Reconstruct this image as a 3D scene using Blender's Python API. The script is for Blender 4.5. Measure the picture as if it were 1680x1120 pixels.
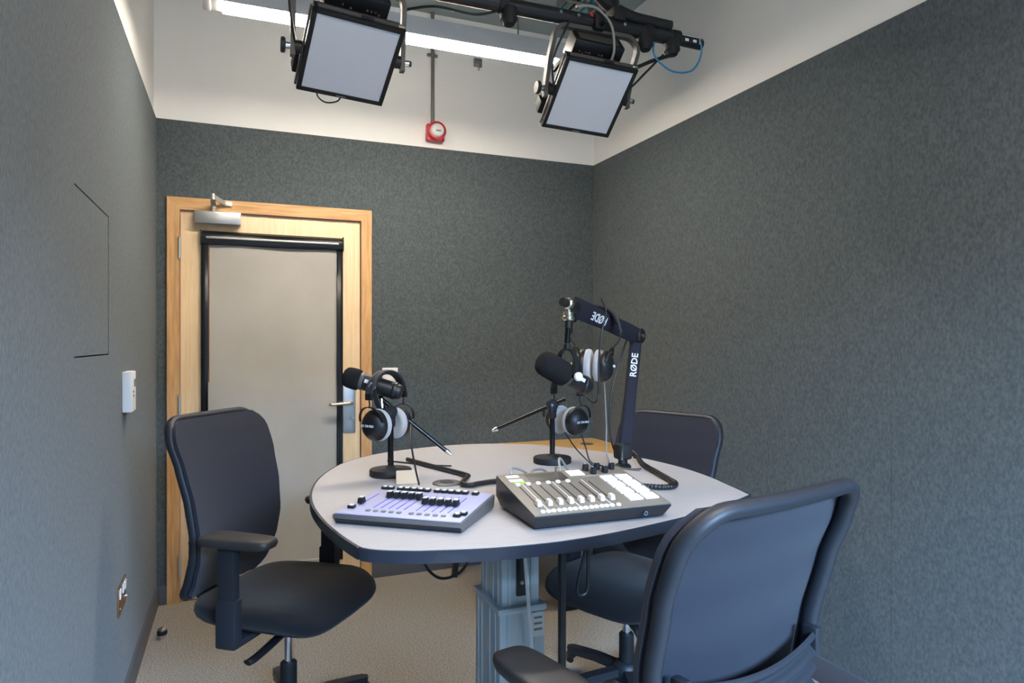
import bpy, bmesh, math, random
from mathutils import Matrix, Vector
random.seed(4)
PI = math.pi
for o in list(bpy.data.objects):
    bpy.data.objects.remove(o)
S = bpy.context.scene
COL = S.collection

# ------------------------------------------------------------------ camera
YAW = math.atan(451/1120)
cd = bpy.data.cameras.new('camera'); cam = bpy.data.objects.new('camera', cd); COL.objects.link(cam)
cam.location = (0, 0, 1.35); cam.rotation_euler = (PI/2, 0, -YAW)
cd.sensor_width = 36; cd.lens = 24.0; cd.shift_y = 0.0006; cd.clip_start = 0.02
S.camera = cam
# ------------------------------------------------------------------ world, light, exposure
w = bpy.data.worlds.new('world'); S.world = w; w.use_nodes = True
bg = w.node_tree.nodes['Background']; bg.inputs[0].default_value = (.62, .78, 1, 1); bg.inputs[1].default_value = 0.5
S.view_settings.view_transform = 'Standard'; S.view_settings.look = 'None'
S.view_settings.exposure = 0.85; S.view_settings.gamma = 1; S.view_settings.use_curve_mapping = False
LAMP_W = 54.0       # emission of the pendant diffusers
WIN_P = 4400.0        # daylight entering by the window behind the camera
ad = bpy.data.lights.new('window_daylight', 'AREA'); ad.shape = 'RECTANGLE'; ad.size = 5.0; ad.size_y = 3.0
ad.energy = WIN_P; ad.color = (.37, .63, 1.0)
al = bpy.data.objects.new('window_daylight', ad); COL.objects.link(al)
al.location = (.9, -4.0, 4.2); al.rotation_euler = (math.radians(52), 0, 0)    # bright sky seen from the room, above the window head

# ------------------------------------------------------------------ materials
def srgb(r, g, b):
    f = lambda c: (c/255/12.92) if c/255 <= .04045 else ((c/255+.055)/1.055)**2.4
    return (f(r), f(g), f(b), 1)
MATS = {}
def mat(name, col, rough=.5, metal=0, spec=.5, noise=None, bump=None, coat=0, emit=None, sheen=0, trans=0, alpha=None):
    """noise=(scale, second colour, (stretch xyz)); bump=(scale, strength)"""
    if name in MATS: return MATS[name]
    m = bpy.data.materials.new(name); m.use_nodes = True; nt = m.node_tree; N = nt.nodes; L = nt.links
    b = N['Principled BSDF']; b.inputs['Base Color'].default_value = col
    b.inputs['Roughness'].default_value = rough; b.inputs['Metallic'].default_value = metal
    b.inputs['Specular IOR Level'].default_value = spec; b.inputs['Coat Weight'].default_value = coat
    if sheen: b.inputs['Sheen Weight'].default_value = sheen
    if trans: b.inputs['Transmission Weight'].default_value = trans
    if emit:
        b.inputs['Emission Color'].default_value = emit[0]; b.inputs['Emission Strength'].default_value = emit[1]
    tc = N.new('ShaderNodeTexCoord')
    if noise:
        mp = N.new('ShaderNodeMapping'); L.new(tc.outputs['Object'], mp.inputs[0])
        mp.inputs['Scale'].default_value = noise[2] if len(noise) > 2 else (1, 1, 1)
        n = N.new('ShaderNodeTexNoise'); n.inputs['Scale'].default_value = noise[0]; n.inputs['Detail'].default_value = 4
        L.new(mp.outputs[0], n.inputs['Vector'])
        r = N.new('ShaderNodeValToRGB'); r.color_ramp.elements[0].position = .32; r.color_ramp.elements[1].position = .68
        r.color_ramp.elements[0].color = col; r.color_ramp.elements[1].color = noise[1]
        L.new(n.outputs['Fac'], r.inputs[0]); L.new(r.outputs[0], b.inputs['Base Color'])
    if bump:
        n2 = N.new('ShaderNodeTexNoise'); n2.inputs['Scale'].default_value = bump[0]; n2.inputs['Detail'].default_value = 3
        L.new(tc.outputs['Object'], n2.inputs['Vector'])
        bp = N.new('ShaderNodeBump'); bp.inputs['Strength'].default_value = bump[1]; bp.inputs['Distance'].default_value = .004
        L.new(n2.outputs['Fac'], bp.inputs['Height']); L.new(bp.outputs[0], b.inputs['Normal'])
    MATS[name] = m
    return m
def fabric_mat():
    m = mat('wall_fabric', srgb(75, 82.5, 85.5), .95, spec=.12, noise=(120, srgb(95, 103, 106), (1, 1, .6)), bump=(260, .4), sheen=.13)
    return m
M = {}
M['fabric'] = fabric_mat()
M['paint'] = mat('white_paint', srgb(243, 242, 239), .6, spec=.3, bump=(60, .03))
M['ceil'] = mat('ceiling_paint', srgb(140, 153, 156), .6, spec=.3)
M['carpet'] = mat('carpet', srgb(114, 106, 98), .98, spec=.08, noise=(170, srgb(182, 172, 159)), bump=(240, 1.0))
M['skirt'] = mat('skirting', srgb(84, 88, 98), .45)
M['oak'] = mat('oak_frame', srgb(196, 146, 92), .45, noise=(9, srgb(222, 178, 124), (9, 9, .7)))
M['oakh'] = mat('oak_head', srgb(196, 146, 92), .45, noise=(9, srgb(222, 178, 124), (.7, 9, 9)))
M['maple'] = mat('maple_leaf', srgb(233, 202, 158), .42, noise=(12, srgb(243, 217, 178), (9, 9, .5)))
M['deskwood'] = mat('desk_beech', srgb(226, 172, 98), .45, noise=(10, srgb(238, 190, 120), (.7, 9, 9)))
M['steel'] = mat('brushed_steel', srgb(196, 196, 196), .32, metal=1)
M['steelp'] = mat('satin_aluminium', srgb(205, 203, 198), .42, metal=.7)
M['chrome'] = mat('chrome', srgb(225, 225, 228), .12, metal=1)
M['galv'] = mat('galvanised', srgb(150, 150, 148), .4, metal=.9)
M['black'] = mat('black_plastic', srgb(24, 24, 27), .42)
M['blackm'] = mat('black_matt', srgb(22, 22, 24), .65)
M['blackg'] = mat('black_gloss', srgb(14, 14, 17), .18)
M['blackmetal'] = mat('black_painted_metal', srgb(30, 30, 32), .35)
M['blind'] = mat('blind_fabric', srgb(176, 172, 164), .6, spec=.3, noise=(5, srgb(182, 178, 171)))
M['laminate'] = mat('table_laminate', srgb(174, 169, 169), .42, spec=.45, noise=(14, srgb(180, 175, 175), (1, 6, 1)))
M['edge'] = mat('table_edge', srgb(40, 43, 52), .25, spec=.6)
M['colgrey'] = mat('column_grey', srgb(186, 198, 204), .38, metal=.1)
M['seatfab'] = mat('seat_fabric', srgb(28, 27, 30), .92, spec=.2, sheen=.12, bump=(500, .25))
M['meshfab'] = mat('mesh_fabric', srgb(34, 35, 46), .85, spec=.25, sheen=.15, bump=(700, .4))
M['chairpl'] = mat('chair_plastic', srgb(36, 38, 44), .5)
M['armpad'] = mat('arm_pad', srgb(50, 47, 46), .5)
M['white'] = mat('white_plastic', srgb(236, 236, 238), .4)
M['pad'] = mat('white_pad', srgb(245, 245, 247), .45, emit=((1, 1, 1, 1), .06))     # the mixer's pads are backlit
M['capw'] = mat('fader_cap', srgb(225, 222, 216), .4)
M['grey'] = mat('grey_plastic', srgb(120, 120, 122), .5)
M['midgrey'] = mat('mid_grey', srgb(82, 80, 76), .5)
M['taupe'] = mat('mixer_top', srgb(124, 114, 102), .5, spec=.4)
M['screen'] = mat('dark_screen', srgb(66, 60, 54), .45)
M['green'] = mat('green_label', srgb(150, 190, 60), .5)
M['lav'] = mat('lavender_panel', srgb(170, 168, 196), .45)
M['lavd'] = mat('grey_case', srgb(92, 88, 86), .45)
M['blueslot'] = mat('blue_slot', srgb(70, 84, 190), .5)
M['case'] = mat('dark_case', srgb(30, 31, 36), .45)
M['diff'] = mat('panel_diffuser', srgb(224, 228, 236), .5, spec=.3)
M['lampbody'] = mat('lamp_body', srgb(214, 216, 218), .4)
M['lampon'] = mat('lamp_diffuser', (1, 1, 1, 1), .5, emit=((1, .895, .76, 1), LAMP_W))
M['hband'] = mat('headband_leather', srgb(58, 60, 66), .45)
M['foam'] = mat('mic_foam', srgb(42, 41, 44), 1, spec=.1, bump=(900, .8))
M['velour'] = mat('grey_velour', srgb(184, 182, 183), .95, sheen=.5, bump=(600, .3))
M['sleeve'] = mat('arm_sleeve', srgb(40, 41, 52), .8, spec=.25, bump=(900, .3))
M['gold'] = mat('nickel', srgb(226, 214, 190), .22, metal=1)
M['red'] = mat('alarm_red', srgb(205, 30, 44), .35)
M['lens'] = mat('alarm_lens', srgb(225, 225, 225), .12, spec=.7)
M['blue'] = mat('blue_cable', srgb(40, 130, 175), .5)
M['teal'] = mat('teal_cable', srgb(30, 140, 150), .5)
M['cgrey'] = mat('grey_cable', srgb(150, 148, 142), .5)
M['card'] = mat('kraft_card', srgb(206, 180, 150), .8)
M['brass'] = mat('bronze_plate', srgb(150, 112, 74), .35, metal=.6)
M['dark'] = mat('gap_dark', srgb(32, 33, 34), .9)
M['txt'] = mat('white_print', srgb(238, 240, 245), .5)
M['yellow'] = mat('yellow_tag', srgb(215, 175, 30), .5)

# glass that lets daylight through
gm = bpy.data.materials.new('window_glass'); gm.use_nodes = True; nt = gm.node_tree
for n in list(nt.nodes): nt.nodes.remove(n)
go = nt.nodes.new('ShaderNodeOutputMaterial'); gx = nt.nodes.new('ShaderNodeMixShader'); gx.inputs[0].default_value = .06
gt = nt.nodes.new('ShaderNodeBsdfTransparent'); gg = nt.nodes.new('ShaderNodeBsdfGlossy'); gg.inputs['Roughness'].default_value = .02
nt.links.new(gt.outputs[0], gx.inputs[1]); nt.links.new(gg.outputs[0], gx.inputs[2]); nt.links.new(gx.outputs[0], go.inputs[0])
M['glass'] = gm

# ------------------------------------------------------------------ mesh helpers
def V(*a): return Vector(a[0]) if len(a) == 1 else Vector(a)
def spline(pts, n=8, closed=False):
    P = [V(p) for p in pts]; out = []; k = len(P)
    for i in range(k if closed else k-1):
        if closed: a, b, c, d = P[(i-1) % k], P[i], P[(i+1) % k], P[(i+2) % k]
        else: a, b, c, d = P[max(i-1, 0)], P[i], P[i+1], P[min(i+2, k-1)]
        for j in range(n):
            t = j/n
            out.append(.5*((2*b)+(c-a)*t+(2*a-5*b+4*c-d)*t*t+(3*b-a-3*c+d)*t**3))
    if not closed: out.append(P[-1].copy())
    return out
def frame(z, x=None):
    """rotation whose Z is z and X is close to x"""
    z = V(z).normalized(); x = V(x) if x is not None else (V(1, 0, 0) if abs(z.x) < .9 else V(0, 1, 0))
    x = (x - z*x.dot(z)).normalized(); y = z.cross(x)
    return Matrix((x, y, z)).transposed()
class MB:
    def __init__(s): s.bm = bmesh.new()
    def xf(s, vs, R=None, c=(0, 0, 0)):
        c = V(c)
        for v in vs:
            v.co = (R @ v.co if R is not None else v.co) + c
        return s
    def box(s, c, d, R=None, bev=0, seg=2, taper=1):
        vs = bmesh.ops.create_cube(s.bm, size=1)['verts']
        for v in vs:
            k = taper if v.co.z > 0 else 1
            v.co = V(v.co.x*d[0]*k, v.co.y*d[1]*k, v.co.z*d[2])
        if bev:
            es = list({e for v in vs for e in v.link_edges})
            r = bmesh.ops.bevel(s.bm, geom=es, offset=bev, segments=seg, affect='EDGES', profile=.6)
            fs = set(r['faces']); vs = list({v for v in r['verts']} | {v for f in fs for v in f.verts})
            # gather the complete island
            st = list(vs); seen = set(vs)
            while st:
                v = st.pop()
                for e in v.link_edges:
                    o = e.other_vert(v)
                    if o not in seen: seen.add(o); st.append(o)
            vs = list(seen)
        return s.xf(vs, R, c)
    def span(s, a, b, bev=0):     # box by two corners
        a = V(a); b = V(b)
        return s.box((a+b)/2, tuple(abs(q) for q in (b-a)), bev=bev)
    def tube(s, pts, r, seg=10, closed=False, flat=None, up=None):
        """round (or flat=(kx,ky) elliptical) tube; r number or list"""
        P = [V(p) for p in pts]; n = len(P); rings = []; fr = None
        for i in range(n):
            if closed: t = P[(i+1) % n]-P[(i-1) % n]
            else: t = P[min(i+1, n-1)]-P[max(i-1, 0)]
            if t.length < 1e-9: t = V(0, 0, 1)
            t.normalize()
            if up is not None: x = V(up) - t*V(up).dot(t)
            elif fr is None: x = (V(0, 0, 1) if abs(t.z) < .9 else V(1, 0, 0)); x = x - t*x.dot(t)
            else: x = fr - t*fr.dot(t)
            x.normalize(); fr = x; y = t.cross(x)
            rr = r[i] if isinstance(r, (list, tuple)) else r
            kx, ky = flat if flat else (1, 1)
            rings.append([s.bm.verts.new(P[i]+x*(rr*kx*math.cos(2*PI*k/seg))+y*(rr*ky*math.sin(2*PI*k/seg))) for k in range(seg)])
        m = n if closed else n-1
        for i in range(m):
            A, B = rings[i], rings[(i+1) % n]
            for k in range(seg):
                s.bm.faces.new((A[k], A[(k+1) % seg], B[(k+1) % seg], B[k]))
        if not closed:
            s.bm.faces.new(rings[0][::-1]); s.bm.faces.new(rings[-1])
        return s
    def bar(s, pts, wx, wy, up, closed=False):
        """rectangular section sweep: wx along up, wy across"""
        P = [V(p) for p in pts]; n = len(P); rings = []
        for i in range(n):
            t = (P[(i+1) % n]-P[(i-1) % n]) if closed else P[min(i+1, n-1)]-P[max(i-1, 0)]
            t.normalize(); x = V(up)-t*V(up).dot(t); x.normalize(); y = t.cross(x)
            rings.append([s.bm.verts.new(P[i]+x*a*wx/2+y*b*wy/2) for a, b in ((1, 1), (-1, 1), (-1, -1), (1, -1))])
        for i in range(n if closed else n-1):
            A, B = rings[i], rings[(i+1) % n]
            for k in range(4): s.bm.faces.new((A[k], A[(k+1) % 4], B[(k+1) % 4], B[k]))
        if not closed: s.bm.faces.new(rings[0][::-1]); s.bm.faces.new(rings[-1])
        return s
    def lathe(s, prof, c=(0, 0, 0), R=None, seg=28, sx=1, sy=1):
        """profile [(r, z)] about local z"""
        rings = []
        for r, z in prof:
            rings.append([s.bm.verts.new(V(max(r, 1e-5)*sx*math.cos(2*PI*k/seg), max(r, 1e-5)*sy*math.sin(2*PI*k/seg), z)) for k in range(seg)])
        for A, B in zip(rings, rings[1:]):
            for k in range(seg): s.bm.faces.new((A[k], A[(k+1) % seg], B[(k+1) % seg], B[k]))
        s.bm.faces.new(rings[0][::-1]); s.bm.faces.new(rings[-1])
        return s.xf([v for g in rings for v in g], R, c)
    def cyl(s, a, b, r, r1=None, seg=20, bev=0):
        a = V(a); b = V(b); h = (b-a).length; r1 = r if r1 is None else r1
        if bev: pr = [(r-bev, 0), (r, bev), (r1, h-bev), (r1-bev, h)]
        else: pr = [(r, 0), (r1, h)]
        return s.lathe(pr, a, frame(b-a), seg)
    def prism(s, poly, z0, z1, R=None, c=(0, 0, 0), bev=0, seg=2):
        lo = [s.bm.verts.new((p[0], p[1], z0)) for p in poly]; hi = [s.bm.verts.new((p[0], p[1], z1)) for p in poly]
        n = len(poly); fl = s.bm.faces.new(lo[::-1]); fh = s.bm.faces.new(hi)
        for k in range(n): s.bm.faces.new((lo[k], lo[(k+1) % n], hi[(k+1) % n], hi[k]))
        vs = lo+hi
        if bev:
            es = list(fl.edges)+list(fh.edges)
            r = bmesh.ops.bevel(s.bm, geom=es, offset=bev, segments=seg, affect='EDGES', profile=.5)
            vs = list({v for v in vs if v.is_valid} | set(r['verts']))
        return s.xf(vs, R, c)
    def surf(s, f, nu, nv, th=0):
        """surface f(u,v)->point, solid if th (offset along normal)"""
        G = [[V(f(i/nu, j/nv)) for j in range(nv+1)] for i in range(nu+1)]
        A = [[s.bm.verts.new(p) for p in row] for row in G]
        for i in range(nu):
            for j in range(nv): s.bm.faces.new((A[i][j], A[i+1][j], A[i+1][j+1], A[i][j+1]))
        if th:
            B = []
            for i in range(nu+1):
                row = []
                for j in range(nv+1):
                    du = G[min(i+1, nu)][j]-G[max(i-1, 0)][j]; dv = G[i][min(j+1, nv)]-G[i][max(j-1, 0)]
                    n = du.cross(dv); n = n.normalized() if n.length > 1e-12 else V(0, 0, 1)
                    row.append(s.bm.verts.new(G[i][j]-n*th))
                B.append(row)
            for i in range(nu):
                for j in range(nv): s.bm.faces.new((B[i][j], B[i][j+1], B[i+1][j+1], B[i+1][j]))
            for i in range(nu):
                s.bm.faces.new((A[i][0], B[i][0], B[i+1][0], A[i+1][0])); s.bm.faces.new((A[i][nv], A[i+1][nv], B[i+1][nv], B[i][nv]))
            for j in range(nv):
                s.bm.faces.new((A[0][j], A[0][j+1], B[0][j+1], B[0][j])); s.bm.faces.new((A[nu][j], B[nu][j], B[nu][j+1], A[nu][j+1]))
        return s
    def build(s, name, m, parent=None, world=False, ang=35, origin=None):
        bmesh.ops.recalc_face_normals(s.bm, faces=s.bm.faces[:])
        o = None
        me = bpy.data.meshes.new(name)
        off = None
        if parent is not None and world:
            s.bm.transform(wm(parent).inverted())
        if parent is None and s.bm.verts:
            if origin is None:
                xs = [v.co.x for v in s.bm.verts]; ys = [v.co.y for v in s.bm.verts]; zs = [v.co.z for v in s.bm.verts]
                off = V((min(xs)+max(xs))/2, (min(ys)+max(ys))/2, min(zs))
            else: off = V(origin)
            s.bm.transform(Matrix.Translation(-off))
        s.bm.to_mesh(me); s.bm.free()
        for p in me.polygons: p.use_smooth = True
        me.set_sharp_from_angle(angle=math.radians(ang))
        me.materials.append(M[m] if isinstance(m, str) else m)
        o = bpy.data.objects.new(name, me); COL.objects.link(o)
        if off is not None: o.location = off
        o.parent = parent
        return o
def wm(o):
    m = o.matrix_basis.copy()
    return wm(o.parent) @ m if o.parent else m
def tag(o, label=None, cat=None, group=None, kind=None):
    if label: o['label'] = label
    if cat: o['category'] = cat
    if group: o['group'] = group
    if kind: o['kind'] = kind
    return o
def thing(name, label, cat, loc=(0, 0, 0), R=None, group=None, kind=None):
    o = bpy.data.objects.new(name, None); COL.objects.link(o); o.empty_display_size = .05
    o.location = loc
    if R is not None: o.rotation_euler = R.to_euler()
    return tag(o, label, cat, group, kind)
def share(src, parent, loc=(0, 0, 0), R=None):
    o = src.copy(); COL.objects.link(o); o.parent = parent; o.location = loc
    if R is not None: o.rotation_euler = R.to_euler()
    return o
def rz(deg): return Matrix.Rotation(math.radians(deg), 3, 'Z')
def ry(deg): return Matrix.Rotation(math.radians(deg), 3, 'Y')
def rx(deg): return Matrix.Rotation(math.radians(deg), 3, 'X')
def text(name, body, size, c, R, m, parent, world=False, depth=.0004):
    """lettering as a thin mesh: local x reads along R's x, faces R's z"""
    cu = bpy.data.curves.new(name, 'FONT'); cu.body = body; cu.size = size; cu.extrude = depth
    cu.align_x = 'CENTER'; cu.align_y = 'CENTER'; cu.resolution_u = 2; cu.offset = size*.02
    t = bpy.data.objects.new(name+'_tmp', cu); COL.objects.link(t)
    dg = bpy.context.evaluated_depsgraph_get(); me = bpy.data.meshes.new_from_object(t.evaluated_get(dg))
    bpy.data.objects.remove(t)
    X = R.to_4x4(); X.translation = V(c)
    if world and parent: X = wm(parent).inverted() @ X
    me.transform(X); me.materials.clear(); me.materials.append(M[m])
    o = bpy.data.objects.new(name, me); COL.objects.link(o); o.parent = parent
    return o
def cable(name, pts, r, m, label, group=None, n=8, seg=8, cat='cable'):
    return tag(MB().tube(spline(pts, n), r, seg).build(name, m), label, cat, group)

# ================================================================== ROOM
XL, XR, YB, YF, ZC = -.385, 2.154, 3.93, -1.6, 3.30
FT = 2.50; TK = .012; SK = .10          # fabric top, fabric thickness, skirting height
tag(MB().span((XL-.1, YF-.1, -.08), (XR+.1, YB+.15, 0)).build('floor', 'carpet', origin=(0, 0, 0)), 'short pile beige brown carpet covering the whole floor', None, kind='structure')
tag(MB().span((XL-.1, YF-.1, ZC), (XR+.1, YB+.15, ZC+.08)).build('ceiling', 'ceil', origin=(0, 0, ZC)), 'pale blue grey ceiling above the white band', None, kind='structure')
DX0, DX1, DZ = -.335, .713, 2.10        # door frame outside
wb = MB(); wb.span((XL-.1, YB+TK, 0), (DX0+.02, YB+.12, ZC)); wb.span((DX1-.02, YB+TK, 0), (XR+.1, YB+.12, ZC)); wb.span((DX0+.02, YB+TK, DZ-.02), (DX1-.02, YB+.12, ZC))
wb = tag(wb.build('wall_back', 'paint', origin=(0, 0, 0)), 'back wall, white painted band above dark grey fabric', None, kind='structure')
MB().span((XL, YB, SK), (DX0, YB+TK, FT)).build('fabric_panel', 'fabric', wb)
MB().span((DX1, YB, SK), (XR, YB+TK, FT)).build('fabric_panel', 'fabric', wb)
MB().span((DX0, YB, DZ), (DX1, YB+TK, FT)).build('fabric_panel', 'fabric', wb)
wl = tag(MB().span((XL-.1, YF, 0), (XL-TK, YB+.1, ZC)).build('wall_left', 'paint', origin=(0, 0, 0)), 'left wall, grey fabric with an access hatch', None, kind='structure')
HY0, HY1, HZ0, HZ1 = 2.03, 2.53, 1.313, 1.752; G = .004
p = MB()
p.span((XL-TK, YF, SK), (XL, HY0, FT)); p.span((XL-TK, HY1+G, SK), (XL, 2.863, FT))
p.span((XL-TK, HY0, SK), (XL, HY1+G, HZ0-G)); p.span((XL-TK, HY0, HZ1+G), (XL, HY1+G, FT))
p.build('fabric_panel', 'fabric', wl)
MB().span((XL-TK, 2.8645, SK), (XL-.0004, YB, FT)).build('fabric_panel', 'fabric', wl)
MB().span((XL-TK, HY0, HZ0-G), (XL-TK+.003, HY1+G, HZ1+G)).build('hatch_shade_backing', 'dark', wl)  # dark backing sheet, puts the shade of the hatch gaps into colour
MB().span((XL-TK+.003, HY0, HZ0), (XL-.001, HY1, HZ1)).build('hatch_panel', 'fabric', wl)
wr = tag(MB().span((XR+TK, YF, 0), (XR+.1, YB+.1, ZC)).build('wall_right', 'paint', origin=(0, 0, 0)), 'right wall, grey fabric below white painted band', None, kind='structure')
MB().span((XR, YF, SK), (XR+TK, 1.745, FT)).build('fabric_panel', 'fabric', wr)
MB().span((XR+.0004, 1.7465, SK), (XR+TK, YB, FT)).build('fabric_panel', 'fabric', wr)
# wall behind the camera with the window
WX0, WX1, WZ0, WZ1 = .1, 1.9, .85, 2.4
p = MB(); p.span((XL-.1, YF-.1, 0), (WX0, YF, ZC)); p.span((WX1, YF-.1, 0), (XR+.1, YF, ZC)); p.span((WX0, YF-.1, 0), (WX1, YF, WZ0)); p.span((WX0, YF-.1, WZ1), (WX1, YF, ZC))
tag(p.build('wall_front', 'paint', origin=(0, 0, 0)), 'white wall with the daylight window', None, kind='structure')
p = MB(); f = .05
p.span((WX0, YF-.08, WZ0), (WX0+f, YF+.01, WZ1)); p.span((WX1-f, YF-.08, WZ0), (WX1, YF+.01, WZ1)); p.span((WX0, YF-.08, WZ0), (WX1, YF+.01, WZ0+f)); p.span((WX0, YF-.08, WZ1-f), (WX1, YF+.01, WZ1)); p.span((.98, YF-.08, WZ0), (1.02, YF+.01, WZ1))
wn = tag(p.build('window_1', 'white', origin=(1, YF, WZ0)), 'white framed daylight window', None, kind='structure')
MB().span((WX0+f, YF-.05, WZ0+f), (.98, YF-.044, WZ1-f)).build('pane', 'glass', wn, world=True)
MB().span((1.02, YF-.05, WZ0+f), (WX1-f, YF-.044, WZ1-f)).build('pane', 'glass', wn, world=True)
# skirting
def skirt(name, a, b, lab): tag(MB().span(a, b, bev=.003).build(name, 'skirt'), lab, None, kind='structure')
skirt('baseboard_back', (DX1, YB-.012, 0), (XR, YB+TK, SK), 'dark grey skirting right of the door')
skirt('baseboard_corner', (XL, YB-.012, 0), (DX0, YB+TK, SK), 'short dark grey skirting left of the door')
skirt('baseboard_left', (XL-TK, YF, 0), (XL+.012, YB-.012, SK), 'dark grey skirting along the left wall')
skirt('baseboard_right', (XR-.012, YF, 0), (XR+TK, YB-.012, SK), 'dark grey skirting along the right wall')

# ------------------------------------------------------------------ door
d = thing('door_1', 'pale maple door with oak frame and grey roller blind', None, ((DX0+DX1)/2, YB, 0), kind='structure')
LX0, LX1, LZ = -.276, .654, 2.037
FY = YB-.016
def W(mb, name, m, par=d, ang=35): return mb.build(name, m, par, world=True, ang=ang)
W(MB().prism([(DX0, 0), (LX0, 0), (LX0, LZ), (DX0, DZ)], 0, .11, Matrix(((1, 0, 0), (0, 0, 1), (0, 1, 0))), (0, FY, 0)), 'door_jamb', 'oak')
W(MB().prism([(DX1, 0), (LX1, 0), (LX1, LZ), (DX1, DZ)], 0, .11, Matrix(((1, 0, 0), (0, 0, 1), (0, 1, 0))), (0, FY, 0)), 'door_jamb', 'oak')
W(MB().prism([(DX0, DZ), (LX0, LZ), (LX1, LZ), (DX1, DZ)], 0, .11, Matrix(((1, 0, 0), (0, 0, 1), (0, 1, 0))), (0, FY, 0)), 'door_head', 'oakh')
LY = YB+.004
W(MB().span((LX0+.004, LY, .006), (LX1-.004, LY+.044, LZ-.006), bev=.001), 'door_leaf', 'maple')
p = MB(); p.span((LX1-.001, LY-.012, 0), (LX1+.006, LY-.004, LZ)); W(p, 'door_seal', 'dark')
for z0, z1 in ((1.783, 1.894), (.958, 1.078), (.136, .25)):
    h = MB(); h.cyl((LX0, FY-.004, z0), (LX0, FY-.004, z1), .0075, seg=12)
    for k in (1, 2): h.cyl((LX0, FY-.004, z0+(z1-z0)*k/3-.001), (LX0, FY-.004, z0+(z1-z0)*k/3+.001), .0082, seg=12)
    W(h, 'hinge', 'steelp')
# door closer
cl = W(MB().box((-.094, LY-.028, 2.0), (.225, .05, .062), bev=.004), 'door_closer', 'steel')
a = MB(); a.cyl((-.115, LY-.03, 2.03), (-.115, LY-.03, 2.062), .012); a.cyl((-.115, LY-.03, 2.05), (-.115, LY-.03, 2.056), .016)
a.box((-.115, LY-.062, 2.075), (.024, .1, .008), rx(-24), bev=.002); a.cyl((-.115, LY-.105, 2.082), (-.115, LY-.105, 2.112), .011)
a.bar([(-.115, LY-.105, 2.1), (-.055, LY-.03, 2.078)], .022, .006, (0, 0, 1)); a.box((-.05, LY-.028, 2.078), (.05, .016, .022), bev=.002)
W(a, 'closer_arm', 'steelp', cl)
# roller blind over the vision panel
BX0, BX1, BZ0, BZ1 = -.175, .552, .13, 1.934
by = LY-.001
b = W(MB().prism([(0, 0), (-.028, .006), (-.034, .03), (-.03, .062), (-.012, .074), (0, .074)], BX0, BX1, Matrix(((0, 0, 1), (1, 0, 0), (0, 1, 0))), (0, by, BZ1-.074)), 'blind_cassette', 'blackg', ang=25)
W(MB().box(((BX0+BX1)/2, by-.0335, BZ1-.036), (BX1-BX0-.05, .004, .01), bev=.001), 'cassette_trim', 'steelp', b)
for x in (BX0, BX1): W(MB().box((x, by-.018, BZ1-.037), (.006, .04, .08), bev=.002), 'end_cap', 'black', b)
W(MB().span((BX0, by-.02, BZ0), (BX0+.034, by, BZ1-.07), bev=.002), 'blind_side_channel', 'blackg')
W(MB().span((BX1-.034, by-.02, BZ0), (BX1, by, BZ1-.07), bev=.002), 'blind_side_channel', 'blackg')
W(MB().tube([(BX0+.038, by-.012, 1.14), (BX0+.038, by-.012, BZ1-.075)], .0025, 6), 'channel_highlight', 'brass')  # added bright rod, stands in for the highlight along the side channel's edge
def bl(u, v):
    x = BX0+.03+(BX1-BX0-.06)*u; z = BZ0+.006+(BZ1-.076-BZ0)*v
    t = max(0, (v-.8)/.2)
    return (x, by-.006-.003*math.sin(9*u+4*v*3)*(.3+v)-.0016*math.sin(26*v+2*u), z)
W(MB().surf(bl, 16, 60, .001), 'blind_cloth', 'blind', ang=60)
W(MB().box(((BX0+BX1)/2, by-.010, BZ0+.012), (BX1-BX0-.064, .014, .016), bev=.003), 'bottom_bar', 'steelp')
# handle
pl = W(MB().box((.59, LY-.003, .98), (.068, .006, .285), bev=.002), 'handle_plate', 'steel')
h = MB(); h.cyl((.6, LY, 1.008), (.6, LY-.05, 1.008), .0095)
h.tube(spline([(.6, LY-.05, 1.008), (.585, LY-.06, 1.008), (.54, LY-.062, 1.007), (.485, LY-.06, 1.004), (.478, LY-.05, 1.003)], 6), .009, 12)
W(h, 'lever_handle', 'gold', pl)
W(MB().cyl((.603, LY-.006, .925), (.603, LY-.012, .925), .013, seg=16), 'lock_cylinder', 'chrome', pl)

# ------------------------------------------------------------------ wall fittings
t = thing('thermostat', 'small white wall control box on left wall under the hatch', 'wall control', (XL, 2.86, 1.094))
MB().box((.016, 0, .075), (.032, .11, .148), bev=.005).build('housing', 'white', t)
MB().box((.0325, .02, .105), (.002, .036, .028)).build('display', 'grey', t)
for z in (.06, .075): MB().box((.033, -.022, z), (.003, .012, .008), bev=.001).build('button', 'grey', t)
MB().box((.016, .0552, .108), (.012, .001, .022)).build('vent', 'grey', t)
t = thing('wall_socket', 'bronze coloured double socket plate low on left wall', 'socket', (XL, 2.785, .39))
MB().box((.0025, 0, .055), (.005, .17, .1), bev=.0015).build('plate', 'brass', t)
for y in (-.055, .012, .055): MB().box((.0065, y, .078), (.004, .026, .032), bev=.001).build('switch', 'white', t)
for y in (-.07, .07): MB().cyl((.006, y, .03), (.010, y, .03), .004, seg=10).build('screw', 'chrome', t)
t = thing('light_switch', 'white switch plate on back wall beside the oak door frame', 'switch', (.82, YB, 1.10))
MB().box((0, -.006, .051), (.09, .012, .102), bev=.003).build('plate', 'white', t)
MB().box((0, -.0125, .07), (.05, .003, .018), bev=.001).build('rocker', 'capw', t)
MB().box((0, -.0125, .035), (.05, .003, .018), bev=.001).build('rocker', 'capw', t)
t = thing('door_stop', 'small chrome door stop with black rubber ring on carpet', 'door stop', (-.317, 3.48, 0))
MB().lathe([(.012, 0), (.012, .018), (.010, .02)]).build('post', 'chrome', t)
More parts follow.
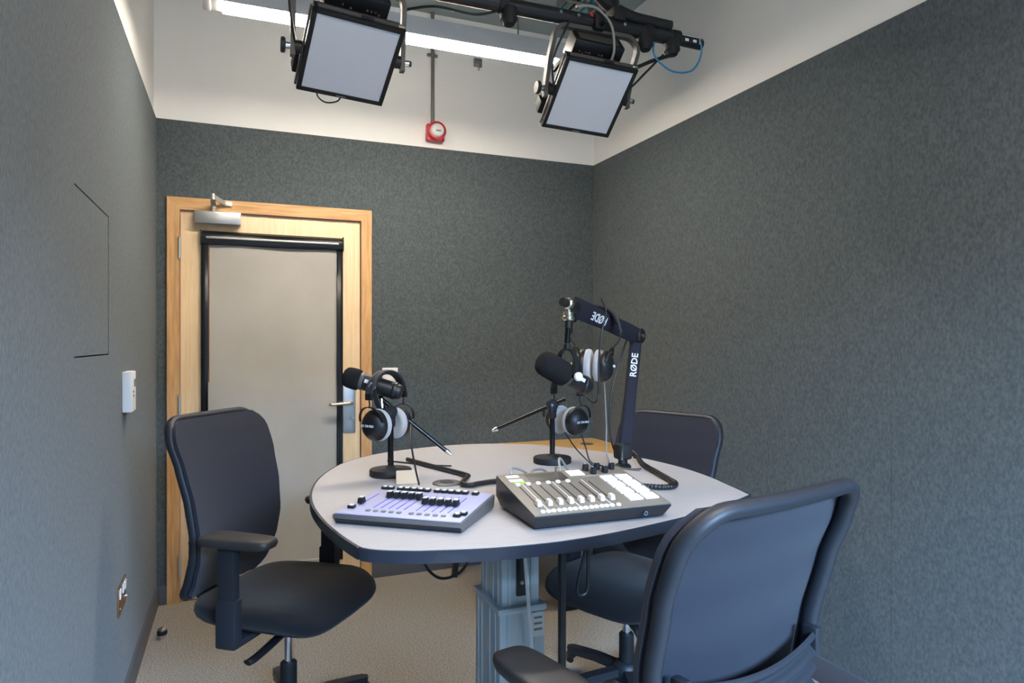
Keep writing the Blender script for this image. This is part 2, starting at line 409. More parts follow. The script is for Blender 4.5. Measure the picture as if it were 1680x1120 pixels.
MB().lathe([(.019, .018), (.022, .022), (.022, .036), (.019, .04)]).build('rubber_ring', 'black', t)
MB().lathe([(.019, .0395), (.018, .046), (.010, .05)]).build('cap', 'chrome', t)
# fire alarm + conduit
t = thing('fire_alarm', 'red fire alarm beacon with clear lens on white wall', 'alarm', (1.087, YB+TK, 2.535))
MB().box((0, -.022, .05), (.105, .044, .1), bev=.008).build('base', 'red', t)
RB = frame((0, -1, 0), (1, 0, 0))
MB().lathe([(.05, 0), (.055, .006), (.055, .03), (.052, .036), (.045, .038), (.043, .03)], (0, -.04, .054), RB).build('bezel', 'red', t)
ln = MB().lathe([(.0425, 0), (.042, .012), (.034, .024), (.018, .03), (.002, .031)], (0, -.066, .054), RB).build('lens', 'lens', t)
MB().box((0, -.098, .046), (.03, .003, .008), bev=.001).build('flash_tube', 'grey', ln)
MB().box((0, -.0455, .006), (.03, .004, .006)).build('marking', 'txt', t)
t = thing('conduit', 'vertical galvanised conduit running down to the red alarm', 'conduit', (1.075, YB+TK, 2.63))
MB().cyl((0, -.016, 0), (0, -.016, ZC-2.63), .0105).build('pipe', 'galv', t)
MB().cyl((0, -.016, 0), (0, -.016, .025), .014).build('coupler', 'galv', t)
s_ = MB(); s_.box((0, -.006, .42), (.066, .012, .018), bev=.003); s_.cyl((0, -.016, .41), (0, -.016, .43), .0145); s_.build('saddle', 'galv', t)
t = thing('wall_bracket', 'tiny steel bracket high on white wall right of the conduit', 'bracket', (1.36, YB+TK, 3.02))
MB().box((0, -.008, .03), (.05, .016, .05), bev=.002).build('plate', 'galv', t)
MB().cyl((0, -.016, .025), (0, -.03, .025), .012, seg=12).build('bolt', 'chrome', t); MB().cyl((.002, -.02, -.02), (.002, -.02, .02), .004, seg=8).build('hook', 'galv', t)
# ceiling cable tray
t = thing('cable_tray', 'grey ceiling cable tray carrying teal and grey cables', 'cable tray', (1.63, 2.2, 3.08))
MB().box((-.09, 0, .02), (.004, 2.0, .05)).build('side_rail', 'galv', t); MB().box((.09, 0, .02), (.004, 2.0, .05)).build('side_rail', 'galv', t)
for k in range(9): MB().box((0, -.9+k*.225, -.002), (.18, .02, .004)).build('rung', 'galv', t)
for k, (x, m) in enumerate(((-.06, 'teal'), (-.035, 'cgrey'), (-.016, 'black'), (.022, 'cgrey'), (.05, 'teal'))):
    tag(MB().tube([(1.63+x, 1.2, 3.09), (1.63+x+.01, 2.2, 3.091), (1.63+x, 3.2, 3.09)], .008, 8).build('tray_cable', m),
        ['leftmost teal cable in the ceiling tray', 'grey cable beside the leftmost teal one in tray', 'black cable in the middle of the ceiling tray', 'grey cable right of the black tray cable', 'rightmost teal cable in the ceiling tray'][k], 'cable', 'cables in the ceiling tray')
for y in (-.7, .7): MB().span((-.004, y-.004, -.01), (.004, y+.004, ZC-3.08)).build('hanger_rod', 'galv', t)

# ------------------------------------------------------------------ pendant lamps
def pendant(y, label):
    x0, x1, z = -.10, 1.45, 2.685
    t = thing('pendant_light', label, 'light', ((x0+x1)/2, y, z), group='linear pendant lights')
    L_ = x1-x0
    MB().box((0, 0, .047), (L_, .10, .08), bev=.003).build('housing', 'lampbody', t)
    MB().box((.0, 0, .003), (L_-.09, .09, .012), bev=.003).build('diffuser', 'lampon', t)
    for s in (-1, 1):
        MB().box((s*(L_/2+.012), 0, .04), (.03, .098, .082), bev=.008).build('end_cap', 'lens', t)
        MB().cyl((s*.55, 0, .087), (s*.55, 0, ZC-z), .004, seg=8).build('suspension_rod', 'galv', t)
    return t
pendant(2.965, 'lit white linear pendant lamp hanging before the back wall')
pendant(.45, 'lit white linear pendant lamp hanging above the camera position')

# ================================================================== LIGHTING BAR AND LED PANELS
PY, PZ = 2.2, 2.515
t = thing('lighting_bar', 'black overhead lighting bar carrying the two studio panels', 'lighting bar', (1.0, PY, PZ))
MB().cyl((-1.15, 0, .0), (.56, 0, 0), .026, seg=24).build('pipe', 'blackmetal', t)
MB().cyl((.545, 0, 0), (.685, 0, -.003), .021, seg=24, bev=.004).build('end_plug', 'black', t)
MB().box((.615, -.0215, -.002), (.09, .002, .03), bev=.0005).build('outlet_plate', 'blackm', t)
p = MB(); p.box((.615, -.0228, .010), (.088, .001, .0025)); p.box((.66, -.0228, -.002), (.0025, .001, .026)); p.build('outlet_marking', 'txt', t)
for x in (.60, .636): MB().box((x, -.023, -.006), (.016, .003, .01), bev=.001).build('outlet', 'txt', t)
for x in (-.15, .26, .44, .56): MB().cyl((x-.018, 0, 0), (x+.018, 0, 0), .031, seg=24, bev=.004).build('collar', 'blackm', t)
for x in (-.13, .42, .54):
    o = MB(); o.cyl((x, -.005, -.015), (x, -.012, -.055), .03, seg=20); o.cyl((x, -.012, -.052), (x, -.014, -.072), .03, .018, seg=20)
    o.build('socket_outlet', 'blackm', t)
for x in (-.75, .30):
    MB().box((x, 0, .04), (.05, .06, .05), bev=.008).build('hanger_clamp', 'blackm', t)
    MB().cyl((x, 0, .05), (x, 0, ZC-PZ), .014, seg=12).build('hanger_rod', 'blackmetal', t)
for x in (.06, .13, .32): MB().cyl((x, -.025, .0), (x, -.033, .0), .006, seg=10).build('screw', 'chrome', t)
MB().box((.185, -.027, .012), (.012, .002, .01)).build('red_tag', 'red', t)

def panel(c, xd, yd, label):
    """LED soft panel: centre of the front face, right and up vectors of the face"""
    x = V(xd).normalized(); y = V(yd); y = (y-x*y.dot(x)).normalized(); n = x.cross(y)
    R = Matrix((x, y, n)).transposed(); c = V(c)
    t = thing('studio_light', label, 'studio light', c, R, 'LED panels on the bar')
    s = .285
    h = MB(); h.box((0, 0, -.028), (s-.012, s-.012, .052), bev=.004)
    h.build('housing', 'blackmetal', t)
    b = MB()
    for sx in (-1, 1): b.box((sx*(s/2-.007), 0, -.004), (.014, s, .014), bev=.002)
    for sy in (-1, 1): b.box((0, sy*(s/2-.007), -.004), (s, .014, .014), bev=.002)
    bz = b.build('bezel', 'blackm', t)
    MB().box((0, 0, -.004), (s-.027, s-.027, .006)).build('diffuser', 'diff', t)
    # outer gel frame rails
    for sx in (-1, 1): MB().box((sx*(s/2+.003), 0, -.02), (.006, s*.96, .012), bev=.001).build('side_rail', 'midgrey', t)
    MB().box((-.0, s/2+.004, -.014), (s*.9, .008, .014), bev=.002).build('top_rail', 'midgrey', t)
    MB().box((s/2-.014, s/2+.006, -.01), (.022, .01, .012), bev=.002).build('corner_latch', 'gold', t)
    MB().box((.02, s/2+.008, -.006), (.04, .006, .008), bev=.001).build('gel_clip', 'black', t)
    MB().box((0, -s/2+.006, .0035), (.03, .004, .001)).build('badge', 'grey', t)
    # tapered back with corner gussets, ballast box
    for sx in (-1, 1):
        for sy in (-1, 1):
            MB().prism([(sy*(s/2-.01), -.05), (sy*(s/2-.01), -.012), (sy*.05, -.115), (sy*.02, -.115)], -.004, .004, Matrix(((0, 0, 1), (1, 0, 0), (0, 1, 0))), (sx*(s/2-.02), 0, 0)).build('gusset', 'blackm', t)
    bx = MB().box((0, .13, -.117), (.2, .09, .08), bev=.006).build('power_supply', 'black', t)
    for k in range(12):
        w_ = random.uniform(.006, .014); MB().box((-.07+.0128*k, .128+random.choice((-.012, 0, .006)), -.0765), (w_*.7, random.choice((.003, .006)), .001)).build('marking', 'grey', bx)
    MB().box((0, .1755, -.117), (.16, .002, .05)).build('rating_label', 'midgrey', bx)
    fn = MB()
    for k in range(9): fn.box((-.1+.025*k, -.02, -.07), (.003, .2, .035))
    fn.build('heat_sink', 'blackm', t)
    MB().box((-s/2+.01, -s*.33, -.075), (.05, .05, .05), bev=.006).build('battery_plate', 'blackm', t)
    # yoke: vertical U up to the bar
    top = V(c.x, PY, PZ-.03); hw = s/2+.03
    pv = c - n*.03
    yk = []
    for sx in (-1, 1):
        yk.append((pv.x+sx*hw, pv.y, pv.z))
    zt = top.z; r_ = .05
    path = [V(yk[0])-V(0, 0, .03), V(yk[0]), V(yk[0][0], (yk[0][1]+top.y)/2, (yk[0][2]+zt)/2)]
    A = V(yk[0][0], top.y, zt); B = V(yk[1][0], top.y, zt)
    for k in range(7):
        q = PI/2*k/6; path.append(A+V(r_-r_*math.cos(q), 0, -r_+r_*math.sin(q)))
    for k in range(7):
        q = PI/2*k/6; path.append(B+V(-r_+r_*math.sin(q), 0, -r_+r_*math.cos(q)))
    path += [V(yk[1][0], (yk[1][1]+top.y)/2, (yk[1][2]+zt)/2), V(yk[1]), V(yk[1])-V(0, 0, .03)]
    MB().bar(path, .024, .015, (0, 1, 0)).build('yoke', 'midgrey', t, world=True)
    cl = MB(); cl.box((c.x, PY, PZ+.0), (.045, .075, .07), bev=.01); cl.cyl((c.x, PY-.04, PZ-.02), (c.x, PY-.07, PZ-.02), .008, seg=10)
    cl.build('bar_clamp', 'blackm', t, world=True)
    for sx in (-1, 1):
        k = MB(); e = pv+V(sx*hw, 0, 0)
        k.cyl(e-V(sx*.035, 0, 0), e+V(sx*.03, 0, 0), .009, seg=12)
        k.cyl(e-V(sx*.034, 0, 0), e-V(sx*.006, 0, 0), .02, seg=16)
        k.build('tilt_pivot', 'black', t, world=True)
        if sx < 0: MB().cyl(e+V(sx*.022, 0, 0), e+V(sx*.036, 0, 0), .024, seg=14, bev=.003).build('tilt_knob', 'black', t, world=True)
        MB().cyl(e+V(sx*.006, 0, 0), e+V(sx*.022, 0, 0), .010, seg=12).build('tilt_bolt', 'chrome', t, world=True)
    return t, R, c
P1 = (.334, 2.21, 2.247); P2 = (1.217, 2.254, 2.256)
t1, R1, c1 = panel(P1, (.993, .109, -.034), (.108, -.811, .576), 'black framed LED panel light hanging nearer the left wall, white diffuser unlit')
t2, R2, c2 = panel(P2, (.999, -.028, -.044), (.007, -.761, .648), 'black framed LED panel light hanging near the bar end and right wall')
def on(R, c, *p): return V(c)+R @ V(*p)
cable('cable_loop', [on(R1, c1, -.075, -.143, -.02), on(R1, c1, -.065, -.170, -.02), on(R1, c1, -.035, -.186, -.02), on(R1, c1, -.0, -.172, -.02), on(R1, c1, .008, -.143, -.02)], .0026, 'black', 'small black cable loop below the left LED panel')
cable('cable_loop', [(1.605, PY, PZ+.022), (1.66, PY-.02, PZ-.0), (1.665, PY-.02, PZ-.06), (1.62, PY-.02, PZ-.122), (1.53, PY-.02, PZ-.135), (1.455, PY-.02, PZ-.09), (1.46, PY-.01, PZ-.035)], .0035, 'blue', 'blue cable looping below the end of the lighting bar')
cable('flexible_duct', [(1.20, PY+.03, ZC-.02), (1.20, PY+.03, 2.95), (1.215, PY+.03, 2.70), (1.26, PY+.02, 2.615), (1.36, PY+.01, 2.572), (1.47, PY+.005, 2.562), (1.54, PY, 2.558)], .022, 'blackm', 'thick black cable sleeve sweeping down onto the lighting bar', seg=14)
cable('power_cable', [(.15, PY-.02, 2.60), (.145, PY-.03, 2.45), (.15, PY-.02, 2.36), (.17, PY+.02, 2.27)], .004, 'black', 'thin black cable beside the left panel yoke')
cable('power_cable', [(.50, PY+.02, 2.44), (.62, PY+.04, 2.485), (.76, PY+.03, 2.478), (.84, PY, 2.49), (.87, PY, 2.465)], .0045, 'black', 'black cable drooping along the bar between the panels')
cable('power_cable', [(1.12, PY-.03, PZ+.03), (1.19, PY-.04, PZ+.035), (1.25, PY-.05, PZ-.02), (1.275, PY-.03, PZ-.1), (1.27, PY, PZ-.15)], .005, 'cgrey', 'grey cable draped over the bar above the right panel')
cable('power_cable', [(1.54, PY-.012, PZ-.07), (1.46, PY, PZ-.10), (1.39, PY+.02, PZ-.13), (1.33, PY+.05, PZ-.13)], .007, 'black', 'thick black cable from bar end to the right panel')
cable('power_cable', [(1.50, PY-.012, PZ-.075), (1.44, PY+.01, PZ-.14), (1.385, PY+.04, PZ-.2), (1.36, PY+.05, PZ-.2)], .004, 'black', 'thin black cable down to the right corner of right panel')
cable('power_cable', [(1.10, PY-.02, PZ-.02), (1.08, PY-.02, PZ-.06), (1.05, PY-.01, PZ-.13), (1.04, PY, PZ-.18), (1.055, PY+.02, PZ-.24)], .004, 'black', 'black cable with inline plug beside the right panel yoke')

# ================================================================== TABLE
TZ = .93
tl = [(.238, 1.402), (.262, 1.380), (.307, 1.356), (.354, 1.338), (.472, 1.308), (.603, 1.295), (.724, 1.303), (.866, 1.331), (1.022, 1.374), (1.16, 1.424), (1.30, 1.492),
      (1.318, 1.515), (1.345, 1.62), (1.372, 1.74), (1.388, 1.88), (1.384, 2.0), (1.365, 2.13), (1.325, 2.25), (1.25, 2.41), (1.14, 2.565), (.98, 2.66), (.837, 2.683), (.70, 2.665), (.55, 2.612), (.44, 2.54), (.35, 2.44), (.283, 2.315), (.226, 2.16), (.19, 1.99), (.178, 1.835), (.184, 1.68), (.202, 1.54), (.225, 1.43)]
OUT = [(q.x, q.y) for q in spline([(a, b, 0) for a, b in tl], 4, True)]
TC = V(.765, 1.925, 0)
t = thing('podcast_table', 'grey topped pedestal table with rounded D shape and dark edge', 'table', TC)
MB().prism([(x-TC.x, y-TC.y) for x, y in OUT], TZ-.026, TZ-.0008, bev=.007, seg=3).build('edge_band', 'edge', t, ang=50)
def inset(P, d):
    n = len(P); o = []
    for i in range(n):
        a = V(*P[i-1]); b = V(*P[(i+1) % n]); tn = (b-a).normalized(); o.append((P[i][0]-tn.y*d-TC.x, P[i][1]+tn.x*d-TC.y))
    return o
MB().prism(inset(OUT, .0065), TZ-.006, TZ).build('table_top', 'laminate', t)
MB().box((0, 0, TZ-.045), (.62, .5, .036), bev=.004).build('support_frame', 'blackm', t)
# telescopic column
def column(wx, wy, z0, z1, name):
    m = MB(); m.box((0, 0, (z0+z1)/2), (wx, wy, z1-z0), bev=.006)
    for fx in (-.3, .3): m.box((fx*wx, -wy/2, (z0+z1)/2), (wx*.09, .006, z1-z0-.01), bev=.002)
    for fy in (-.34, -.12, .2, .36):
        m.box((-wx/2, fy*wy, (z0+z1)/2), (.006, wy*.04, z1-z0-.01), bev=.002); m.box((wx/2, fy*wy, (z0+z1)/2), (.006, wy*.04, z1-z0-.01), bev=.002)
    return m.build(name, 'colgrey', t)
column(.142, .212, .02, .586, 'lower_column'); column(.118, .186, .58, TZ-.06, 'upper_column')
MB().box((0, 0, .578), (.152, .222, .018), bev=.005).build('column_collar', 'colgrey', t)
lb = MB().box((.047, -.1105, .53), (.04, .002, .07)).build('rating_label', 'capw', t)
for k in range(3): MB().box((.047, -.1117, .55-.017*k), (.026, .001, .006)).build('print', 'grey', lb)
MB().box((0, 0, .012), (.62, .52, .024), bev=.006).build('foot_plate', 'colgrey', t)
MB().box((.002, -.097, .70), (.034, .012, .17), bev=.003).build('cable_bracket', 'black', t)
for z in (.655, .755): MB().cyl((-.002, -.103, z), (-.002, -.107, z), .006, seg=10).build('screw', 'chrome', t)
tag(MB().tube(spline([(.757, 1.80, .865), (.76, 1.798, .8), (.772, 1.79, .6), (.787, 1.785, .4), (.807, 1.78, .15), (.81, 1.775, .03)], 6), .006, 8, flat=(1, 1)).build('power_cable', 'white'), 'white cable hanging down the front of grey table column', 'cable')
tag(MB().box((.853, 1.74, .431), (.018, .018, .862), bev=.002).build('upright_post', 'black'), 'slim black upright post right of the grey table column', 'post')
cable('power_cable', [(.56, 2.25, .90), (.562, 2.25, .75), (.58, 2.25, .62), (.625, 2.25, .555), (.68, 2.25, .545), (.735, 2.25, .58), (.765, 2.25, .68), (.77, 2.25, .90)], .005, 'black', 'black cable sagging in a loop below the table top')
cb = [(x+.062, y, z) for x, y, z in [(.98, 1.95, .90), (.985, 1.95, .80), (.975, 1.94, .70), (.945, 1.94, .58), (.95, 1.94, .545), (.98, 1.94, .56), (.985, 1.945, .68), (1.0, 1.95, .80), (1.0, 1.95, .86)]]
cable('cable_bundle', cb, .0055, 'black', 'bundled black cable dangling under table before the far chair')
tag(MB().box((1.062, 1.945, .79), (.03, .02, .05), bev=.006).build('cable_tie', 'blackg'), 'glossy black cable clip on the dangling cable bundle', 'clip')

# things on the table --------------------------------------------------
t = thing('cable_grommet', 'dark round cable grommet lid lying on table beside black hose', 'grommet', (.578, 1.953, TZ))
MB().lathe([(.043, 0), (.043, .003), (.04, .005), (.002, .005)]).build('lid', 'midgrey', t)
for k in range(5): MB().box((0, -.02+.01*k, .0052), (.04-.006*abs(k-2), .002, .001)).build('groove', 'blackm', t)
cd_ = MB(); cd_.box((0, 0, .02), (.066, .0012, .04), rx(-14)); cd_.box((0, .012, .02), (.066, .0012, .04), rx(18))
cd_ = cd_.build('folded_card', 'card'); cd_.location = (.47, 2.0, TZ+.0005); cd_.rotation_euler = (0, 0, math.radians(-8)); tag(cd_, 'small tan folded card standing behind the fader desk', 'card')
cable('cable_hose', [(.555, 2.36, TZ+.0085), (.59, 2.236, TZ+.0085), (.655, 2.03, TZ+.0085), (.652, 1.985, TZ+.0085), (.615, 1.915, TZ+.009), (.607, 1.885, TZ+.009), (.625, 1.868, TZ+.009), (.66, 1.88, TZ+.009), (.73, 1.885, TZ+.009), (.80, 1.80, TZ+.009)], .0078, 'black', 'black cable hose bent across table behind the fader desk', seg=10)
hs = spline([(1.338, 2.14, TZ+.02), (1.325, 2.09, TZ+.012), (1.275, 1.985, TZ+.009), (1.235, 1.85, TZ+.009), (1.20, 1.72, TZ+.009), (1.18, 1.66, TZ+.009), (1.14, 1.632, TZ+.009), (1.09, 1.655, TZ+.009), (1.05, 1.70, TZ+.009)], 24)
tag(MB().tube(hs, [.0088 if (i//2) % 2 else .0074 for i in range(len(hs))], 10).build('ribbed_hose', 'black', ang=80), 'ribbed black cable hose curling right of the audio mixer', 'cable')
tag(MB().box((1.34, 2.12, TZ+.006), (.02, .02, .012), bev=.003).build('hose_clip', 'blackm'), 'black clip holding the ribbed hose at table edge', 'clip')
cable('thin_cable', [(.49, 2.39, TZ+.003), (.53, 2.34, TZ+.003), (.60, 2.26, TZ+.003), (.67, 2.21, TZ+.003)], .0025, 'black', 'thin black cable end lying behind left mic stand')

# ---- light fader desk
Rl = rz(math.degrees(math.atan2(-.189, .243)))
t = thing('fader_desk', 'lavender lighting control desk with two banks of black faders', 'control desk', (.404, 1.616, TZ), Rl)
wD, dD = .316, .246
def top_z(y): return .0245 + (y+dD/2)/dD*.012
sl = rx(math.degrees(math.atan2(.012, dD)))
prof = [(-dD/2+.012, .004), (dD/2-.008, .004), (dD/2, top_z(dD/2)-.012), (dD/2, top_z(dD/2)-.002), (-dD/2, .0228), (-dD/2, .014)]
MB().prism(prof, -wD/2, wD/2, Matrix(((0, 0, 1), (1, 0, 0), (0, 1, 0))), bev=.002).build('case', 'lavd', t)
lo = [(-dD/2+.009, .001), (dD/2-.008, .001), (dD/2+.0012, .022), (-dD/2-.0012, .0135)]
MB().prism(lo, -wD/2+.004, wD/2-.004, Matrix(((0, 0, 1), (1, 0, 0), (0, 1, 0)))).build('base', 'case', t)
MB().box((0, 0, top_z(0)+.0005), (wD-.008, dD-.008, .003), sl, bev=.001).build('face_plate', 'lav', t)
for sx in (-1, 1):
    for sy in (-1, 1): MB().cyl((sx*.12, sy*.07, 0), (sx*.12, sy*.07, .003), .008, seg=10).build('foot', 'blackm', t)
def P(u, v): return (-wD/2+wD*u, -dD/2+dD*v, top_z(-dD/2+dD*v)+.002)   # face coordinates
btn = fcap = key = None
def put(ref, mk, loc, par):
    if ref is None:
        o = mk(); o.parent = par; o.location = loc; o.rotation_euler = sl.to_euler(); return o
    c = ref.copy(); COL.objects.link(c); c.parent = par; c.location = loc; return c
def mk_btn():
    o = MB().box((0, 0, .003), (.0165, .0155, .008), bev=.002).build('push_button', 'black', t); return o
us = [.075, .125, .2, .25, .3, .35, .4, .5, .55, .6, .65, .7, .765]
b0 = None; d0 = None; D0 = []
for k in range(13):
    u = (.06+.05*k if k < 2 else .19+.055*(k-2) if k < 7 else .49+.055*(k-7) if k < 12 else .79)
    u = u*1.08+.01
    o = put(b0, mk_btn, P(u, .90), t); b0 = b0 or o
    if d0 is None: d0 = MB().lathe([(.0056, .007), (.0056, .0085), (.003, .009)], seg=10).build('button_lamp', 'capw', o)
    else: share(d0, o)
for u, v in ((.075, .19), (.925, .16), (.955, .22)):
    o = put(b0, mk_btn, P(u, v), t); share(d0, o)
fc = None; fs_ = None; kk = None
for k in range(10):
    u = .235+.062*k+(.035 if k > 4 else 0); v0, v1 = .24, .76
    o = MB().box(P(u, (v0+v1)/2), (.003, dD*(v1-v0), .001), sl).build('fader_slot', 'blueslot', t)
    v = .60 if k < 5 else .46
    if fc is None:
        fc = MB().box((0, 0, .009), (.0145, .021, .014), bev=.002, taper=.8).build('fader_cap', 'black', t); fc.location = P(u, v); fc.rotation_euler = sl.to_euler()
        fs_ = MB().box((0, .002, .0168), (.0105, .012, .0012), bev=.0004).build('painted_highlight', 'capw', fc)  # pale slip painted on as the reflection on top of the black cap
    else:
        c = share(fc, t, P(u, v), sl); share(fs_, c)
    if kk is None:
        kk = MB().box((0, 0, .0015), (.0105, .009, .004), bev=.001).build('flash_key', 'grey', t); kk.location = P(u, .13); kk.rotation_euler = sl.to_euler()
    else: share(kk, t, P(u, .13), sl)
c = share(fc, t, P(.095, .34), sl); share(fs_, c)
MB().box(P(.095, .5), (.003, dD*.42, .001), sl).build('fader_slot', 'blueslot', t)
cable('thin_cable', [(.474, 1.875, TZ+.02), (.474, 1.92, TZ+.06), (.478, 1.985, TZ+.12), (.495, 2.06, TZ+.165), (.515, 2.12, TZ+.145)], .003, 'black', 'thin cable rising from fader desk to left microphone boom')

# ---- audio mixer
t = thing('audio_mixer', 'taupe podcast mixing console with white pads and faders', 'mixer', (.784, 1.494, TZ), rz(-1))
wM, dM = .352, .252
def mz(y): return .036 + (y+dM/2)/dM*.044
sm = rx(math.degrees(math.atan2(.044, dM)))
pr = [(-dM/2+.02, .004), (dM/2-.006, .004), (dM/2, .03), (dM/2, mz(dM/2)-.001), (-dM/2, .035), (-dM/2, .031)]
RX = Matrix(((0, 0, 1), (1, 0, 0), (0, 1, 0)))
body = MB().prism(pr, -wM/2, wM/2, RX)
for v in body.bm.verts:
    if v.co.z < .02: v.co.x *= .94
body.build('body', 'case', t)
MB().box((0, 0, mz(0)+.0005), (wM-.001, dM/math.cos(math.atan2(.044, dM))-.001, .0035), sm, bev=.001).build('face_plate', 'taupe', t)
for sx in (-1, 1): MB().box((sx*.12, 0, .0025), (.04, .16, .005), bev=.001).build('foot', 'blackm', t)
def Q(u, v, e=.0022): return (-wM/2+wM*u, -dM/2+dM*v, mz(-dM/2+dM*v)+e)
MB().box(Q(.35, .845), (.105, .058, .0015), sm, bev=.0005).build('touch_screen', 'screen', t)
MB().box(Q(.105, .925), (.033, .016, .002), sm, bev=.0008).build('label', 'white', t)
MB().box(Q(.105, .82), (.036, .016, .0018), sm, bev=.0006).build('label', 'capw', t)
MB().box(Q(.115, .755), (.032, .011, .0018), sm, bev=.0006).build('label', 'green', t)
MB().box(Q(.595, .90), (.042, .036, .004), sm, bev=.0015).build('record_button', 'pad', t)
MB().cyl(Q(.47, .975), V(Q(.47, .975))+V(0, 0, .012), .005, seg=12).build('dial', 'gold', t)
pd = None
for i in range(2):
    for j in range(4):
        l = Q(.79+.125*i, .19+.165*j)
        if pd is None:
            pd = MB().box((0, 0, .0015), (.0365, .0325, .005), bev=.002, seg=3).build('sound_pad', 'pad', t); pd.location = l; pd.rotation_euler = sm.to_euler()
        else: share(pd, t, l, sm)
fc = None; bt = None; dd = None
for k in range(8):
    u = .085+.0765*k
    MB().box(Q(u, .42, .0018), (.004, dM*.50, .001), sm).build('fader_slot', 'blackm', t)
    if k in (0, 3, 6): MB().box(Q(u+.038, .42, .0019), (.0022, dM*.62, .001), sm).build('divider', 'capw', t)
    l = Q(u, .20)
    if fc is None:
        fc = MB().box((0, 0, .007), (.0125, .021, .012), bev=.002, taper=.8).build('fader_cap', 'capw', t); fc.location = l; fc.rotation_euler = sm.to_euler()
    else: share(fc, t, l, sm)
    for du in ((-.012, .028) if k < 7 else (.0,)):
        l = Q(u+du, .06)
        if bt is None:
            bt = MB().lathe([(.0058, 0), (.0058, .003), (.0045, .0042), (.001, .0044)], seg=14).build('channel_button', 'pad', t); bt.location = l; bt.rotation_euler = sm.to_euler()
        else: share(bt, t, l, sm)
    if k < 6:
        if dd is None:
            dd = MB().lathe([(.0066, 0), (.0066, .003), (.005, .0045), (.001, .0047)], seg=14).build('select_button', 'capw', t); dd.location = Q(u, .70); dd.rotation_euler = sm.to_euler()
        else: share(dd, t, Q(u, .70), sm)
    for q in range(3): MB().box(Q(u-.018, .35+.1*q, .0018), (.003, .0015, .0008), sm).build('scale_mark', 'capw', t)
MB().box(Q(.78, .80, .0019), (.11, .0018, .001), sm).build('divider', 'capw', t)
kn = None
for u, v in ((.70, .955), (.73, .855), (.80, .965), (.83, .865), (.915, .94)):
    l = Q(u, v)
    if kn is None:
        kn = MB().lathe([(.0088, 0), (.0085, .012), (.0075, .016), (.001, .0165)], seg=18).build('knob', 'black', t); kn.location = l; kn.rotation_euler = sm.to_euler()
        kt = MB().box((0, .005, .0168), (.0016, .006, .001)).build('pointer', 'white', kn)
    else:
        c = share(kn, t, l, sm); share(kt, c)
jk = MB(); jk.cyl((.105, -dM/2+.004, .02), (.105, -dM/2-.003, .02), .0055, seg=14); jk.build('headphone_jack', 'chrome', t)
MB().cyl((.105, -dM/2-.001, .02), (.105, -dM/2-.0036, .02), .003, seg=10).build('jack_hole', 'blackm', t)
for k, (a, b, c_, lab) in enumerate(((.66, .74, .07, 'leftmost white looped lead behind the audio mixer'), (.72, .80, .06, 'middle grey looped lead behind the audio mixer'), (.80, .87, .085, 'rightmost white looped lead behind the audio mixer'))):
    cable('audio_lead', [(a, 1.628, TZ+.05), (a+.005, 1.66, TZ+c_+.012), (a+.03, 1.70, TZ+c_+.012), (b, 1.74, TZ+.06), (b+.04, 1.76, TZ+.02), (b+.08, 1.80, TZ+.006)], .0034, 'cgrey' if k != 1 else 'grey', lab, 'leads behind the mixer')

# ================================================================== MICROPHONES
def mic_axes(front, tail):
    f = V(front); b = V(tail); x = (f-b).normalized(); z = V(0, 0, 1); z = (z-x*z.dot(x)).normalized(); y = z.cross(x)
    return Matrix((x, y, z)).transposed(), (f+b)/2
def microphone(front, tail, label, yoke_up=(0, 0, 1), screw='white', big=1.0, badge_x=-.036, ws0=0.0):
    """front-to-tail broadcast microphone; local +x is the front"""
    R, c = mic_axes(front, tail)
    t = thing('microphone', label, 'microphone', c, R, 'broadcast microphones')
    RA = frame((1, 0, 0), (0, 0, 1))
    r = .034*big
    MB().lathe([(r*.80, ws0-.004), (r*.97, ws0+.002), (r, ws0+.012), (r*1.0, .062), (r*.97, .078), (r*.86, .089), (r*.6, .096), (r*.2, .098)], (0, 0, 0), RA).build('windscreen', 'foam', t, ang=60)
    MB().lathe([(.0265, ws0-.014), (.0285, ws0-.012), (.0285, ws0-.003), (.0265, ws0)], (0, 0, 0), RA).build('collar', 'lavd', t)
    b = MB(); b.lathe([(.018, -.096), (.022, -.092), (.024, -.085), (.0265, -.06), (.027, -.012+ws0)], (0, 0, 0), RA); b.build('body', 'black', t)
    b = MB(); b.lathe([(.0272, -.078), (.0285, -.076), (.0285, -.066), (.0272, -.064)], (0, 0, 0), RA); b.build('ring', 'blackmetal', t)
    [MB().box((badge_x, q*.0264, .006), (.036, .003, .011), bev=.001).build('badge', 'txt', t) for q in (-1, 1)]
    # yoke, free to stand upright while the body pitches
    pv = V(-.008, 0, 0); yu = R.inverted() @ V(yoke_up); yu.y = 0; yu.normalize(); sd_ = V(0, 1, 0)
    arms = .034
    pts = [pv-sd_*.043-yu*.006]
    for k in range(15):
        q = PI*k/14; pts.append(pv-sd_*.043*math.cos(q)+yu*(arms+.043*math.sin(q)))
    pts.append(pv+sd_*.043-yu*.006)
    MB().bar(pts, .014, .004, yu.cross(sd_)).build('yoke', 'black', t)
    for s in (-1, 1):
        MB().cyl(pv+sd_*s*.026, pv+sd_*s*.046, .006, seg=12).build('pivot', 'black', t)
        MB().lathe([(.007, 0), (.0125, .002), (.0125, .010), (.009, .013)], pv+sd_*s*.046, frame(sd_*s)).build('thumb_screw', screw, t)
    top = pv+yu*(arms+.043)
    MB().cyl(top, top+yu*.014, .0095, seg=14).build('mount', 'black', t)
    return t, R @ (top+yu*.014) + c
